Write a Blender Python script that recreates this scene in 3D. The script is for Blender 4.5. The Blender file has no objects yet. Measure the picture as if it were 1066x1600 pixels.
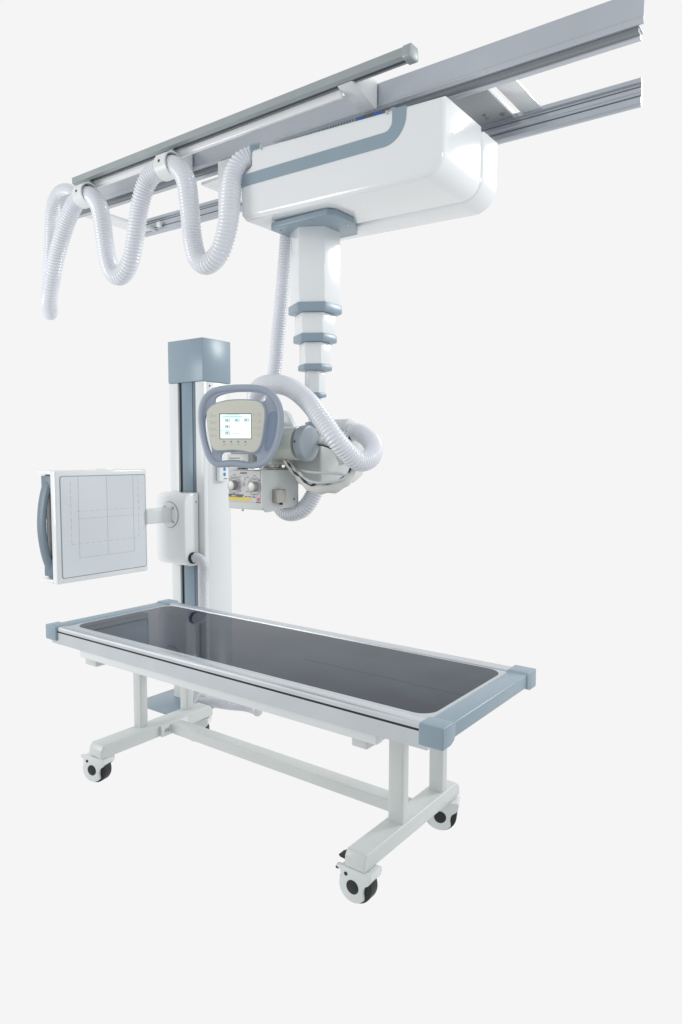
import bpy, bmesh, math, random
from mathutils import Vector, Matrix
random.seed(7)
PI = math.pi
sc = bpy.context.scene
COL = sc.collection

# ------------------------------------------------------------------ materials
def mat(name, col, rough=0.4, metal=0.0, ior=1.45, bump=0.0, bscale=300.0, var=0.0, vscale=6.0,
        coat=0.0, emit=0.0, brushed=False, sss=0.0):
    m = bpy.data.materials.new(name); m.use_nodes = True
    nt = m.node_tree; b = nt.nodes['Principled BSDF']
    b.inputs['Base Color'].default_value = (*col, 1)
    b.inputs['Roughness'].default_value = rough
    b.inputs['Metallic'].default_value = metal
    b.inputs['IOR'].default_value = ior
    b.inputs['Coat Weight'].default_value = coat
    b.inputs['Coat Roughness'].default_value = 0.06
    if sss:
        b.inputs['Subsurface Weight'].default_value = sss
        b.inputs['Subsurface Radius'].default_value = (0.02, 0.02, 0.025)
        b.inputs['Subsurface Scale'].default_value = 0.3
    if emit:
        b.inputs['Emission Color'].default_value = (*col, 1)
        b.inputs['Emission Strength'].default_value = emit
    tc = nt.nodes.new('ShaderNodeTexCoord')
    if var > 0:
        n = nt.nodes.new('ShaderNodeTexNoise'); n.inputs['Scale'].default_value = vscale
        n.inputs['Detail'].default_value = 5
        nt.links.new(tc.outputs['Object'], n.inputs['Vector'])
        r = nt.nodes.new('ShaderNodeMapRange')
        r.inputs['From Min'].default_value = 0.3; r.inputs['From Max'].default_value = 0.7
        r.inputs['To Min'].default_value = 1 - var; r.inputs['To Max'].default_value = 1 + var
        nt.links.new(n.outputs['Fac'], r.inputs['Value'])
        v = nt.nodes.new('ShaderNodeMixRGB'); v.blend_type = 'MULTIPLY'; v.inputs['Fac'].default_value = 1
        v.inputs['Color1'].default_value = (*col, 1)
        nt.links.new(r.outputs['Result'], v.inputs['Color2'])
        nt.links.new(v.outputs['Color'], b.inputs['Base Color'])
        r2 = nt.nodes.new('ShaderNodeMapRange')
        r2.inputs['From Min'].default_value = 0.3; r2.inputs['From Max'].default_value = 0.7
        r2.inputs['To Min'].default_value = rough * (1 - 2.0 * var); r2.inputs['To Max'].default_value = min(1, rough * (1 + 2.0 * var))
        nt.links.new(n.outputs['Fac'], r2.inputs['Value'])
        nt.links.new(r2.outputs['Result'], b.inputs['Roughness'])
    if bump > 0:
        n2 = nt.nodes.new('ShaderNodeTexNoise'); n2.inputs['Scale'].default_value = bscale
        n2.inputs['Detail'].default_value = 3
        if brushed:
            mp = nt.nodes.new('ShaderNodeMapping'); mp.inputs['Scale'].default_value = (0.02, 1, 1)
            nt.links.new(tc.outputs['Object'], mp.inputs['Vector'])
            nt.links.new(mp.outputs['Vector'], n2.inputs['Vector'])
        else:
            nt.links.new(tc.outputs['Object'], n2.inputs['Vector'])
        bp = nt.nodes.new('ShaderNodeBump'); bp.inputs['Strength'].default_value = bump
        bp.inputs['Distance'].default_value = 0.001
        nt.links.new(n2.outputs['Fac'], bp.inputs['Height'])
        nt.links.new(bp.outputs['Normal'], b.inputs['Normal'])
    return m

WHITE = mat('white_powder_paint', (0.74, 0.765, 0.77), 0.28, bump=0.10, bscale=500, var=0.02, vscale=3)
GLOSSW = mat('glossy_white_shell', (0.80, 0.82, 0.83), 0.18, coat=0.6, bump=0.02, bscale=90, var=0.015, vscale=2)
WARMW = mat('off_white_paint', (0.63, 0.655, 0.645), 0.32, bump=0.12, bscale=500, var=0.025, vscale=4)
BLUE = mat('blue_grey_paint', (0.265, 0.345, 0.405), 0.30, bump=0.15, bscale=600, var=0.04, vscale=5)
BLUED = mat('blue_grey_track_strip', (0.22, 0.30, 0.36), 0.38, bump=0.1, bscale=600, var=0.03)
HANDLE = mat('blue_grey_moulded_plastic', (0.365, 0.41, 0.49), 0.33, bump=0.08, bscale=700, var=0.03)
HANDLED = mat('slate_moulded_plastic', (0.145, 0.195, 0.24), 0.42, bump=0.1, bscale=600, var=0.04)
ALU = mat('brushed_aluminium', (0.62, 0.65, 0.68), 0.30, metal=0.85, bump=0.12, bscale=700, var=0.04, brushed=True)
RAIL = mat('anodised_rail', (0.50, 0.53, 0.575), 0.32, metal=0.5, bump=0.15, bscale=700, var=0.05, vscale=3, brushed=True)
RAILD = mat('dark_rail_groove', (0.07, 0.08, 0.09), 0.5)
TRAY = mat('grey_cable_track', (0.36, 0.40, 0.41), 0.38, metal=0.4, bump=0.2, bscale=500, var=0.05, brushed=True)
STEEL = mat('polished_steel', (0.55, 0.55, 0.53), 0.25, metal=1.0, var=0.03)
BRUSHST = mat('brushed_steel_knob', (0.46, 0.44, 0.41), 0.36, metal=0.9, bump=0.1, bscale=400, brushed=True)
RUBBER = mat('black_rubber', (0.022, 0.023, 0.024), 0.55, bump=0.2, bscale=300)
BLACK = mat('black_plastic', (0.014, 0.015, 0.018), 0.35)
GREYIN = mat('grey_inner_liner', (0.20, 0.21, 0.22), 0.5, bump=0.1)
FACE = mat('pale_grey_laminate', (0.70, 0.735, 0.77), 0.35, bump=0.06, bscale=700, var=0.02, vscale=3)
LINE = mat('grey_printed_line', (0.48, 0.51, 0.55), 0.5)
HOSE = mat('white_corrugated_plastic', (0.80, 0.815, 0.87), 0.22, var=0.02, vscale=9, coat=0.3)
HOSEG = mat('darker_corrugated_plastic', (0.62, 0.63, 0.675), 0.25, var=0.03, vscale=9, coat=0.3)  # darker tone of HOSE, for the stand and floor hoses
BEIGE = mat('beige_membrane', (0.66, 0.655, 0.575), 0.42, bump=0.05, var=0.015)
CREAM = mat('cream_painted_housing', (0.57, 0.60, 0.545), 0.25, coat=0.3, bump=0.06, var=0.02)
CASTER = mat('white_caster_plastic', (0.70, 0.73, 0.725), 0.33, bump=0.08, var=0.02)
PANELG = mat('silver_grey_faceplate', (0.53, 0.53, 0.54), 0.42, bump=0.05)
YELLOW = mat('yellow_label', (0.72, 0.55, 0.04), 0.45)
RED = mat('red_print', (0.70, 0.06, 0.08), 0.45)
INK = mat('dark_print', (0.06, 0.06, 0.065), 0.5)
INKG = mat('grey_print', (0.38, 0.38, 0.35), 0.5)
LABELW = mat('silver_label', (0.62, 0.63, 0.61), 0.35)
BLUEW = mat('bright_blue_plastic', (0.03, 0.11, 0.42), 0.35)
BLUEMARK = mat('blue_print', (0.05, 0.28, 0.52), 0.45)
FABRIC = mat('white_cable_sleeve_cloth', (0.70, 0.70, 0.67), 0.7, bump=0.4, bscale=250, var=0.04)
CABLE = mat('grey_cable_jacket', (0.55, 0.60, 0.60), 0.4)
SCREEN = mat('lit_display', (0.72, 0.84, 0.83), 0.4, emit=0.62)
SCRBAR = mat('display_cyan_band', (0.30, 0.72, 0.68), 0.4, emit=0.45)
SCRICON = mat('display_grey_icon', (0.20, 0.33, 0.30), 0.4, emit=0.25)
BORDER = mat('silver_glass_border', (0.50, 0.54, 0.57), 0.20, metal=0.25, var=0.02)
def glass_top():
    m = mat('dark_translucent_tabletop', (0.022, 0.034, 0.053), 0.04, ior=1.25, var=0.45, vscale=3.5)
    m.node_tree.nodes['Principled BSDF'].inputs['Specular Tint'].default_value = (0.72, 0.86, 1.0, 1)
    return m
GLASS = glass_top()

# ------------------------------------------------------------------ mesh helpers
class MB:
    def __init__(s): s.bm = bmesh.new()
    def _join(s, b, M=None):
        me = bpy.data.meshes.new('tmp'); b.to_mesh(me); b.free()
        if M is not None: me.transform(M)
        s.bm.from_mesh(me); bpy.data.meshes.remove(me); return s
    def box(s, x0, x1, y0, y1, z0, z1, bev=0.0, seg=2, M=None):
        b = bmesh.new(); bmesh.ops.create_cube(b, size=1)
        for v in b.verts:
            v.co = Vector(((x0+x1)/2 + v.co.x*(x1-x0), (y0+y1)/2 + v.co.y*(y1-y0), (z0+z1)/2 + v.co.z*(z1-z0)))
        if bev > 0: bmesh.ops.bevel(b, geom=b.edges[:], offset=bev, segments=seg, profile=0.5, affect='EDGES', clamp_overlap=True)
        return s._join(b, M)
    def prism(s, pts, axis, a0, a1, bev=0.0, seg=2, M=None, bev_caps_only=False):
        """pts: 2D outline. axis 'x': pts=(y,z); 'y': pts=(x,z); 'z': pts=(x,y)"""
        b = bmesh.new()
        def P(p, a):
            return {'x': (a, p[0], p[1]), 'y': (p[0], a, p[1]), 'z': (p[0], p[1], a)}[axis]
        lo = [b.verts.new(P(p, a0)) for p in pts]; hi = [b.verts.new(P(p, a1)) for p in pts]
        n = len(pts); b.faces.new(lo); b.faces.new(hi[::-1])
        for i in range(n): b.faces.new((lo[i], hi[i], hi[(i+1) % n], lo[(i+1) % n]))
        bmesh.ops.recalc_face_normals(b, faces=b.faces[:])
        if bev > 0:
            if bev_caps_only:
                caps = [f for f in b.faces if len(f.verts) == n and n > 4]
                ed = {e for f in caps for e in f.edges}
            else: ed = set(b.edges)
            bmesh.ops.bevel(b, geom=list(ed), offset=bev, segments=seg, profile=0.5, affect='EDGES', clamp_overlap=True)
        return s._join(b, M)
    def cyl(s, p0, p1, r0, r1=None, n=32, bev=0.0, M=None, cap=True):
        r1 = r0 if r1 is None else r1
        p0 = Vector(p0); p1 = Vector(p1); d = p1 - p0; L = d.length
        b = bmesh.new()
        bmesh.ops.create_cone(b, cap_ends=cap, segments=n, radius1=r0, radius2=r1, depth=L)
        if bev > 0:
            ed = [e for e in b.edges if abs(e.verts[0].co.z - e.verts[1].co.z) < 1e-6]
            bmesh.ops.bevel(b, geom=ed, offset=bev, segments=3, profile=0.5, affect='EDGES')
        R = d.to_track_quat('Z', 'Y').to_matrix().to_4x4()
        T = Matrix.Translation((p0+p1)/2) @ R
        return s._join(b, T if M is None else M @ T)
    def tube(s, pts, r, n=12, ry=None, cap=True, M=None, closed=False, rf=None, up=None):
        b = bmesh.new(); P = [Vector(p) for p in pts]; N = len(P); rings = []
        def tan(i):
            if closed: return (P[(i+1) % N] - P[(i-1) % N]).normalized()
            return (P[min(i+1, N-1)] - P[max(i-1, 0)]).normalized()
        t = tan(0); ref = Vector(up) if up else (Vector((0, 0, 1)) if abs(t.z) < 0.9 else Vector((1, 0, 0)))
        nrm = (ref - t*ref.dot(t)).normalized()
        for i in range(N):
            t = tan(i)
            if up: nrm = Vector(up)
            nrm = (nrm - t*nrm.dot(t)).normalized(); bn = t.cross(nrm)
            k = rf(i) if rf else 1.0
            a = r*k; c = (ry if ry else r)*k
            rings.append([b.verts.new(P[i] + nrm*(math.cos(2*PI*j/n)*c) + bn*(math.sin(2*PI*j/n)*a)) for j in range(n)])
        M_ = N if closed else N-1
        for i in range(M_):
            A = rings[i]; B = rings[(i+1) % N]
            for j in range(n): b.faces.new((A[j], A[(j+1) % n], B[(j+1) % n], B[j]))
        if cap and not closed: b.faces.new(rings[0][::-1]); b.faces.new(rings[-1])
        bmesh.ops.recalc_face_normals(b, faces=b.faces[:])
        return s._join(b, M)
    def shape(s, loops, thick, bev=0.0, M=None, res=3):
        """filled 2D shape in local XY (first loop outer, the others holes), thickness along Z, rounded edges"""
        cu = bpy.data.curves.new('c', 'CURVE'); cu.dimensions = '2D'; cu.fill_mode = 'BOTH'
        for L in loops:
            sp = cu.splines.new('POLY'); sp.points.add(len(L)-1)
            for q, p in zip(sp.points, L): q.co = (p[0], p[1], 0, 1)
            sp.use_cyclic_u = True
        cu.extrude = max(thick/2 - bev, 0.0); cu.bevel_depth = bev; cu.bevel_resolution = res; cu.offset = -bev
        ob = bpy.data.objects.new('c', cu); COL.objects.link(ob)
        dg = bpy.context.evaluated_depsgraph_get()
        me = bpy.data.meshes.new_from_object(ob.evaluated_get(dg))
        bpy.data.objects.remove(ob); bpy.data.curves.remove(cu)
        if M is not None: me.transform(M)
        s.bm.from_mesh(me); bpy.data.meshes.remove(me); return s
    def text(s, txt, size, M, thick=0.0005):
        cu = bpy.data.curves.new('t', 'FONT'); cu.body = txt; cu.size = size; cu.extrude = thick; cu.align_x = 'CENTER'; cu.align_y = 'CENTER'
        ob = bpy.data.objects.new('t', cu); COL.objects.link(ob)
        dg = bpy.context.evaluated_depsgraph_get()
        me = bpy.data.meshes.new_from_object(ob.evaluated_get(dg))
        bpy.data.objects.remove(ob); bpy.data.curves.remove(cu)
        me.transform(M); s.bm.from_mesh(me); bpy.data.meshes.remove(me); return s
    def build(s, name, m, parent=None, smooth=35):
        bmesh.ops.remove_doubles(s.bm, verts=s.bm.verts[:], dist=1e-6)
        me = bpy.data.meshes.new(name); s.bm.to_mesh(me); s.bm.free()
        me.materials.clear(); me.materials.append(m)
        for p in me.polygons: p.use_smooth = True; p.material_index = 0
        me.set_sharp_from_angle(angle=math.radians(smooth))
        o = bpy.data.objects.new(name, me); COL.objects.link(o)
        if parent:
            r = parent; M = Matrix.Identity(4)
            while r: M = r.matrix_basis @ M; r = r.parent
            me.transform(M.inverted()); o.parent = parent
        return o

def spline(pts, step):
    """Catmull-Rom resampled at a constant step"""
    P = [Vector(p) for p in pts]; Q = [P[0]*2-P[1]] + P + [P[-1]*2-P[-2]]
    D = []
    for i in range(1, len(Q)-2):
        p0, p1, p2, p3 = Q[i-1:i+3]
        for k in range(40):
            t = k/40
            D.append(0.5*((2*p1)+(p2-p0)*t+(2*p0-5*p1+4*p2-p3)*t*t+(3*p1-p0-3*p2+p3)*t**3))
    D.append(P[-1])
    out = [D[0]]; acc = 0
    for a, b in zip(D, D[1:]):
        L = (b-a).length; 
        while L > 0 and acc + L >= step:
            f = (step-acc)/L; a = a + (b-a)*f; out.append(a.copy()); L = (b-a).length; acc = 0
        acc += L
    return out

def smooth_loop(pts, n=8):
    """closed Catmull-Rom in 2D"""
    N = len(pts); out = []
    for i in range(N):
        p0, p1, p2, p3 = [Vector(pts[(i+k-1) % N]) for k in range(4)]
        for k in range(n):
            t = k/n
            v = 0.5*((2*p1)+(p2-p0)*t+(2*p0-5*p1+4*p2-p3)*t*t+(3*p1-p0-3*p2+p3)*t**3)
            out.append((v.x, v.y))
    return out

def rrect(x0, x1, y0, y1, r, n=8):
    out = []
    for cx, cy, a in ((x1-r, y1-r, 0), (x0+r, y1-r, 90), (x0+r, y0+r, 180), (x1-r, y0+r, 270)):
        for k in range(n+1):
            t = math.radians(a + 90*k/n); out.append((cx+r*math.cos(t), cy+r*math.sin(t)))
    return out

def circ(cx, cy, r, n=32): return [(cx+r*math.cos(2*PI*k/n), cy+r*math.sin(2*PI*k/n)) for k in range(n)]

def tag(o, label, cat, group=None):
    o['label'] = label; o['category'] = cat
    if group: o['group'] = group
    return o
def thing(name, loc, label, cat, group=None, rz=0.0):
    o = bpy.data.objects.new(name, None); o.empty_display_size = 0.1
    o.location = loc; o.rotation_euler = (0, 0, rz); COL.objects.link(o)
    return tag(o, label, cat, group)

def hose(mb, pts, r, pitch=0.012, amp=0.11, n=20):
    P = spline(pts, pitch/4)
    return mb.tube(P, r, n=n, rf=lambda i: 1.0 + amp*(0.0, 1.0, 1.0, -0.2)[i % 4] - amp*0.5)

# ------------------------------------------------------------------ EXAMINATION TABLE
T = thing('examination_table', (-1.857, 1.993, 0), 'white wheeled examination table with dark glassy top and blue-grey end caps', 'table')
X0, X1 = -2.835, -0.878
win = rrect(-2.742, -0.966, 1.736, 2.262, 0.055, 10)
MB().shape([rrect(-2.8, -0.945, 1.70, 2.285, 0.004, 2), rrect(-2.7425, -0.9655, 1.7355, 2.2625, 0.0555, 10)], 0.006, 0.0, Matrix.Translation((0, 0, 0.7115))).build('tabletop_border', BORDER, T)
MB().shape([win], 0.008, 0.0, Matrix.Translation((0, 0, 0.711))).build('tabletop', GLASS, T)
MB().box(-2.78, -0.95, 1.71, 2.28, 0.675, 0.699).build('tabletop_tray', WARMW, T)
def railprof(sgn, y):
    # outline in (y,z); outer face at y
    f = lambda d, z: (y + sgn*d, z)
    return [f(0, 0.646), f(0, 0.6955), f(0.004, 0.6965), f(0.004, 0.7015), f(0, 0.7025), f(0.0, 0.713), f(0.004, 0.7185), f(0.010, 0.7205),
            f(0.040, 0.7195), f(0.049, 0.717), f(0.049, 0.700), f(0.040, 0.646)]
for sgn, y in ((1, 1.663), (-1, 2.323)):
    r = MB().prism(railprof(sgn, y), 'x', -2.80, -0.93).build('side_rail', ALU, T, 25)
    MB().box(-2.798, -0.932, min(y+sgn*0.0005, y+sgn*0.0037), max(y+sgn*0.0005, y+sgn*0.0037), 0.6968, 0.7012).build('seal_strip', BLACK, r)
    MB().box(-2.61, -1.105 if sgn > 0 else -1.32, min(y+sgn*0.010, y+sgn*0.045), max(y+sgn*0.010, y+sgn*0.045), 0.611, 0.6455, 0.006, 3).build('frame_tube', WHITE, T)
for s in (-1, 1):
    xa, xb = (X0, X0+0.075) if s < 0 else (X1-0.075, X1)
    m = MB().box(xa+0.002, xb-0.001 if s < 0 else xb-0.002, 1.70, 2.29, 0.672, 0.7185, 0.006, 3)
    for ya, yb, e in ((1.655, 1.724, 1), (2.262, 2.337, -1)):
        n_, fr = (ya, yb) if e > 0 else (yb, ya)
        prof = [(n_, 0.659), (n_, 0.7235), (fr-e*0.008, 0.7235), (fr+e*0.006, 0.7175), (fr+e*0.006, 0.682), (fr-e*0.002, 0.668), (fr-e*0.022, 0.659)]
        m.prism(prof, 'x', xa-0.002, xb+0.002, 0.0045, 3)
    m.build('end_cap', BLUE, T, 40)
for xa, xb in ((-2.637, -2.557), (-1.228, -1.168)):
    MB().box(xa, xb, 1.715, 2.275, 0.566, 0.6095, 0.006, 3).build('cross_beam', WARMW, T)
def foot(xa, xb):
    m = MB()
    prof = [(1.770, 0.128), (1.763, 0.136), (1.765, 0.166), (1.780, 0.186), (2.405, 0.186), (2.425, 0.166), (2.428, 0.136), (2.418, 0.128)]
    return m.prism(prof, 'x', xa, xb, 0.007, 3)
foot(-1.288, -1.208).build('foot_beam', WARMW, T)
foot(-2.700, -2.610).build('foot_beam', WARMW, T)
for xa, xb, y in ((-1.274, -1.214, 2.003), (-1.274, -1.216, 2.293), (-2.705, -2.650, 2.008), (-2.705, -2.652, 2.29)):
    MB().box(xa, xb, y, y+0.042, 0.180, 0.66, 0.006, 3).build('leg', WARMW, T)
MB().box(-2.607, -1.290, 2.135, 2.205, 0.134, 0.180, 0.005, 3).build('stretcher', WARMW, T)
b = MB().box(-2.609, -2.594, 2.085, 2.245, 0.128, 0.182, 0.003, 2).build('stretcher_bracket', WHITE, T)
MB().cyl((-2.596, 2.112, 0.155), (-2.586, 2.112, 0.155), 0.010, n=6, bev=0.001).build('bolt', STEEL, b)
def caster(x, y, rz, pedal):
    M = Matrix.Translation((x, y, 0)) @ Matrix.Rotation(rz, 4, 'Z')
    out = []
    for k in range(25):
        t = math.radians(205 + (395-205)*k/24); out.append((0.0555*math.cos(t), 0.0625+0.0555*math.sin(t)))
    # side shell: big disc with a neck rising to the swivel plate (x,z)
    out = [(0.0535*math.cos(math.radians(a)), 0.0625+0.0535*math.sin(math.radians(a))) for a in range(158, 320, 7)]
    out += [(0.0405, 0.037), (0.0385, 0.050), (0.040, 0.064), (0.046, 0.076), (0.058, 0.084), (0.068, 0.097), (0.071, 0.110), (0.070, 0.1235), (0.0, 0.1235), (-0.050, 0.1235), (-0.064, 0.121), (-0.065, 0.113), (-0.050, 0.106), (-0.048, 0.095)]
    m = MB().prism(out, 'y', -0.034, -0.020, 0.003, 2, M, True)
    m.prism(out, 'y', 0.0265, 0.036, 0.003, 2, M, True)
    m.prism([(-0.040, 0.127), (-0.040, 0.126), (0.052, 0.088), (0.066, 0.098), (0.070, 0.110), (0.070, 0.1242), (-0.048, 0.1242)] if False else [(-0.046, 0.112), (0.040, 0.100), (0.060, 0.088), (0.0685, 0.098), (0.0705, 0.110), (0.0695, 0.1242), (-0.048, 0.1242)], 'y', -0.0345, 0.0345, 0.004, 2, M)
    h = m.build('caster', CASTER, T, 40)
    MB().cyl((0, -0.0195, 0.0625), (0, 0.0255, 0.0625), 0.0622, n=48, bev=0.005, M=M).build('tyre', RUBBER, h)
    MB().cyl((0, -0.0355, 0.0625), (0, -0.0325, 0.0625), 0.0235, n=32, bev=0.001, M=M).build('hub_cap', BLACK, h)
    MB().cyl((-0.026, -0.0352, 0.100), (-0.026, -0.0325, 0.100), 0.0065, n=16, M=M).build('pivot_pin', BLACK, h)
    MB().cyl((0.015, 0, 0.120), (0.015, 0, 0.130), 0.033, n=32, M=M).build('swivel_plate', STEEL, h)
    if pedal:
        m = MB().prism([(-0.028, 0.1315), (-0.064, 0.1345), (-0.070, 0.141), (-0.056, 0.149), (-0.028, 0.1505)], 'y', -0.014, 0.018, 0.002, 2, M)
        MB().box(-0.074, -0.062, -0.025, -0.010, 0.098, 0.106, 0.002, 2, M).build('release_tab', RUBBER, h)
        m.build('brake_pedal', RUBBER, h)
    return h
caster(-1.262, 1.806, math.radians(2), True)
caster(-2.690, 1.797, math.radians(13), False)
caster(-1.258, 2.368, math.radians(22), False)
caster(-2.672, 2.368, math.radians(30), False)

MB().box(-1.62, -0.972, 1.9542, 1.9558, 0.7149, 0.7153).build('centre_line', BLACK, T)  # thin dark line laid lengthwise on the tabletop
# ------------------------------------------------------------------ WALL STAND
S = thing('detector_stand', (-3.095, 2.80, 0), 'tall white upright column with blue-grey cap and dark sliding track behind the table', 'stand')
sx0, sx1, sy0, sy1 = -3.238, -2.952, 2.696, 2.906
m = MB()
m.box(sx0, -3.163, sy0, sy0+0.03, 0.02, 1.872, 0.004, 2)
m.box(-3.016, sx1, sy0, sy0+0.03, 0.02, 1.872, 0.004, 2)
m.box(sx0+0.0005, sx1-0.0005, sy0+0.028, sy1, 0.02, 1.872, 0.004, 2)
m.build('column', WHITE, S)
MB().box(-3.164, -3.015, sy0+0.014, sy0+0.0285, 0.02, 1.872).build('track_recess', BLACK, S)
MB().box(-3.134, -3.046, sy0+0.004, sy0+0.020, 0.02, 1.872, 0.002, 2).build('track_strip', BLUED, S)
MB().box(-3.043, -3.022, sy0+0.006, sy0+0.0135, 0.02, 1.872, 0.001).build('track_edge', HANDLED, S)
MB().box(sx0-0.003, sx1+0.003, sy0-0.003, sy1+0.003, 1.873, 2.111, 0.005, 2).build('top_cap', BLUE, S)
MB().box(-3.35, -2.935, 2.50, 2.955, 0.002, 0.02, 0.003, 2).build('base_plate', BLUE, S)
for z in (1.85, 0.22): MB().cyl((sx1-0.001, sy0+0.05, z), (sx1+0.002, sy0+0.05, z), 0.005, n=12).build('screw', INK, S)

K = thing('detector_carriage', (-3.115, 2.64, 1.03), 'rounded white carriage box with side arm sliding on the upright column', 'carriage')
cx0, cx1, cyf = -3.238, -2.994, 2.583
prof = []
zt, zb, yb = 1.252, 0.838, 2.694
prof += [(yb, zb), (yb, zt)]
for k in range(9):
    t = math.radians(90 + 90*k/8); prof.append((cyf+0.06+0.06*math.cos(t), zt-0.06+0.06*math.sin(t)))
for k in range(9):
    t = math.radians(180 + 90*k/8); prof.append((cyf+0.06+0.06*math.cos(t), zb+0.06+0.06*math.sin(t)))
MB().prism(prof, 'x', cx0, cx1, 0.012, 4, bev_caps_only=True).build('housing', GLOSSW, K, 50)
fc = (-3.112, 1.128)
fl = MB().cyl((fc[0], cyf+0.002, fc[1]), (fc[0], cyf-0.008, fc[1]), 0.071, n=48, bev=0.002).build('flange', GLOSSW, K)
MB().cyl((fc[0], cyf+0.001, fc[1]), (fc[0], cyf-0.002, fc[1]), 0.0735, n=48).build('edge_shade_ring', GREYIN, fl)  # thin grey ring, paints in the shade of the gap round the flange
for a in (-0.036, 0.036):
    for c in (-0.036, 0.036):
        MB().cyl((fc[0]+a*1.05, cyf-0.007, fc[1]+c*1.15), (fc[0]+a*1.05, cyf-0.013, fc[1]+c*1.15), 0.0085, n=16, bev=0.001).build('bolt', STEEL, fl)
MB().box(-3.150, -3.085, 2.405, cyf-0.006, 1.088, 1.168, 0.006, 3).build('support_arm', WHITE, K)
MB().cyl((cx1-0.002, 2.642, 0.886), (cx1+0.010, 2.642, 0.886), 0.033, n=28, bev=0.003).build('hose_port', BLACK, K)
MB().cyl((cx1-0.001, 2.672, 1.20), (cx1+0.002, 2.672, 1.20), 0.006, n=14).build('screw', STEEL, K)

D = thing('x_ray_detector', (-3.175, 2.15, 0.83), 'square pale grey X-ray detector panel in white frame with curved side handle', 'detector panel')
px, py0, py1, pz0, pz1, pxb = -3.10, 1.880, 2.418, 0.832, 1.388, -3.250
m = MB()
m.box(px-0.046, px, py0, py1, pz0, pz1, 0.010, 3)                    # front slab
m.box(pxb, px-0.044, py0+0.001, py1-0.001, pz1-0.022, pz1-0.001, 0.005, 2)     # top wall
m.box(pxb, px-0.044, py0+0.001, py1-0.001, pz0+0.001, pz0+0.020, 0.005, 2)     # bottom wall
m.box(pxb, px-0.044, py1-0.025, py1-0.0015, pz0+0.002, pz1-0.002, 0.005, 2)    # far wall
m.box(pxb, pxb+0.018, py0+0.03, py1-0.002, pz0+0.002, pz1-0.002, 0.004, 2)     # back wall
m.build('housing', GLOSSW, D, 40)
MB().box(px-0.120, px-0.047, py0+0.028, py1-0.03, pz0+0.022, pz1-0.024).build('cassette_drawer', GREYIN, D)
MB().box(px-0.070, px-0.047, py0+0.012, py0+0.027, pz0+0.04, pz1-0.04, 0.003, 2).build('drawer_edge', GREYIN, D)
FM = lambda dx: Matrix(((0, 0, 1, px+dx), (1, 0, 0, 0), (0, 1, 0, 0), (0, 0, 0, 1)))      # local (x,y,z) -> (y,z,x)
fo = rrect(py0+0.024, py1-0.010, pz0+0.026, pz1-0.028, 0.012, 6)
MB().shape([fo], 0.0016, 0.0, FM(0.0005)).build('edge_seal', mat('grey_seal', (0.30, 0.33, 0.37), 0.5), D)
fi = rrect(py0+0.028, py1-0.014, pz0+0.030, pz1-0.032, 0.010, 6)
face = MB().shape([fi], 0.003, 0.0, FM(0.001)).build('face_plate', FACE, D)
fy0, fy1, fz0, fz1 = py0+0.028, py1-0.014, pz0+0.030, pz1-0.032
U = lambda u: fy0 + u*(fy1-fy0)
V = lambda v: fz1 - v*(fz1-fz0)
m = MB(); w = 0.0008
def hl(u0, u1, v, dash=False):
    a = U(u0); e = U(u1); L = 0.022 if dash else (e-a); g = 0.014 if dash else 0
    while a < e-1e-4:
        m.box(px+0.0024, px+0.0031, a, min(a+L, e), V(v)-w, V(v)+w); a += L+g
def vl(v0, v1, u, dash=False):
    a = V(v1); e = V(v0); L = 0.022 if dash else (e-a); g = 0.014 if dash else 0
    while a < e-1e-4:
        m.box(px+0.0024, px+0.0031, U(u)-w, U(u)+w, a, min(a+L, e)); a += L+g
vl(0.0, 0.82, 0.19); vl(0.0, 0.82, 0.845); vl(0.0, 0.82, 0.52); hl(0.19, 0.845, 0.82); hl(0.19, 0.845, 0.425)
vl(0.03, 0.675, 0.105, True); vl(0.0, 0.675, 0.91, True); hl(0.105, 0.91, 0.675, True); hl(0.17, 0.86, 0.35, True)
m.build('alignment_lines', LINE, face)
hp = spline([(-3.185, 1.925, 1.340), (-3.185, 1.900, 1.335), (-3.188, 1.880, 1.28), (-3.192, 1.866, 1.20), (-3.194, 1.861, 1.11), (-3.192, 1.866, 1.03), (-3.188, 1.880, 0.95), (-3.182, 1.900, 0.895), (-3.180, 1.925, 0.880)], 0.012)
MB().tube(hp, 0.035, n=18, ry=0.014, up=(0, -1, 0.02)).build('handle', HANDLED, D)
MB().box(-3.228, -3.150, 1.884, 1.912, 1.265, 1.360, 0.004, 2).build('handle_mount', HANDLED, D)
MB().box(-3.222, -3.150, 1.884, 1.912, 0.864, 0.955, 0.004, 2).build('handle_mount', HANDLED, D)
MB().prism([(2.13, pz1-0.004), (2.14, pz1+0.004), (2.20, pz1+0.004), (2.21, pz1-0.004)], 'x', px-0.05, px-0.012, 0.002, 2).build('top_latch', GLOSSW, D)

R_ = thing('hand_remote', (-2.95, 2.82, 1.31), 'small white hand control with blue mark hanging on the column side', 'remote control')
MB().box(-2.9515, -2.925, 2.785, 2.856, 1.312, 1.425, 0.010, 4).build('case', GLOSSW, R_)
for z in (1.353, 1.383): MB().cyl((-2.926, 2.828, z), (-2.9244, 2.828, z), 0.011, n=20).build('blue_button', BLUEMARK, R_)
MB().box(-2.9252, -2.9244, 2.820, 2.850, 1.326, 1.330).build('printed_mark', INK, R_)

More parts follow.
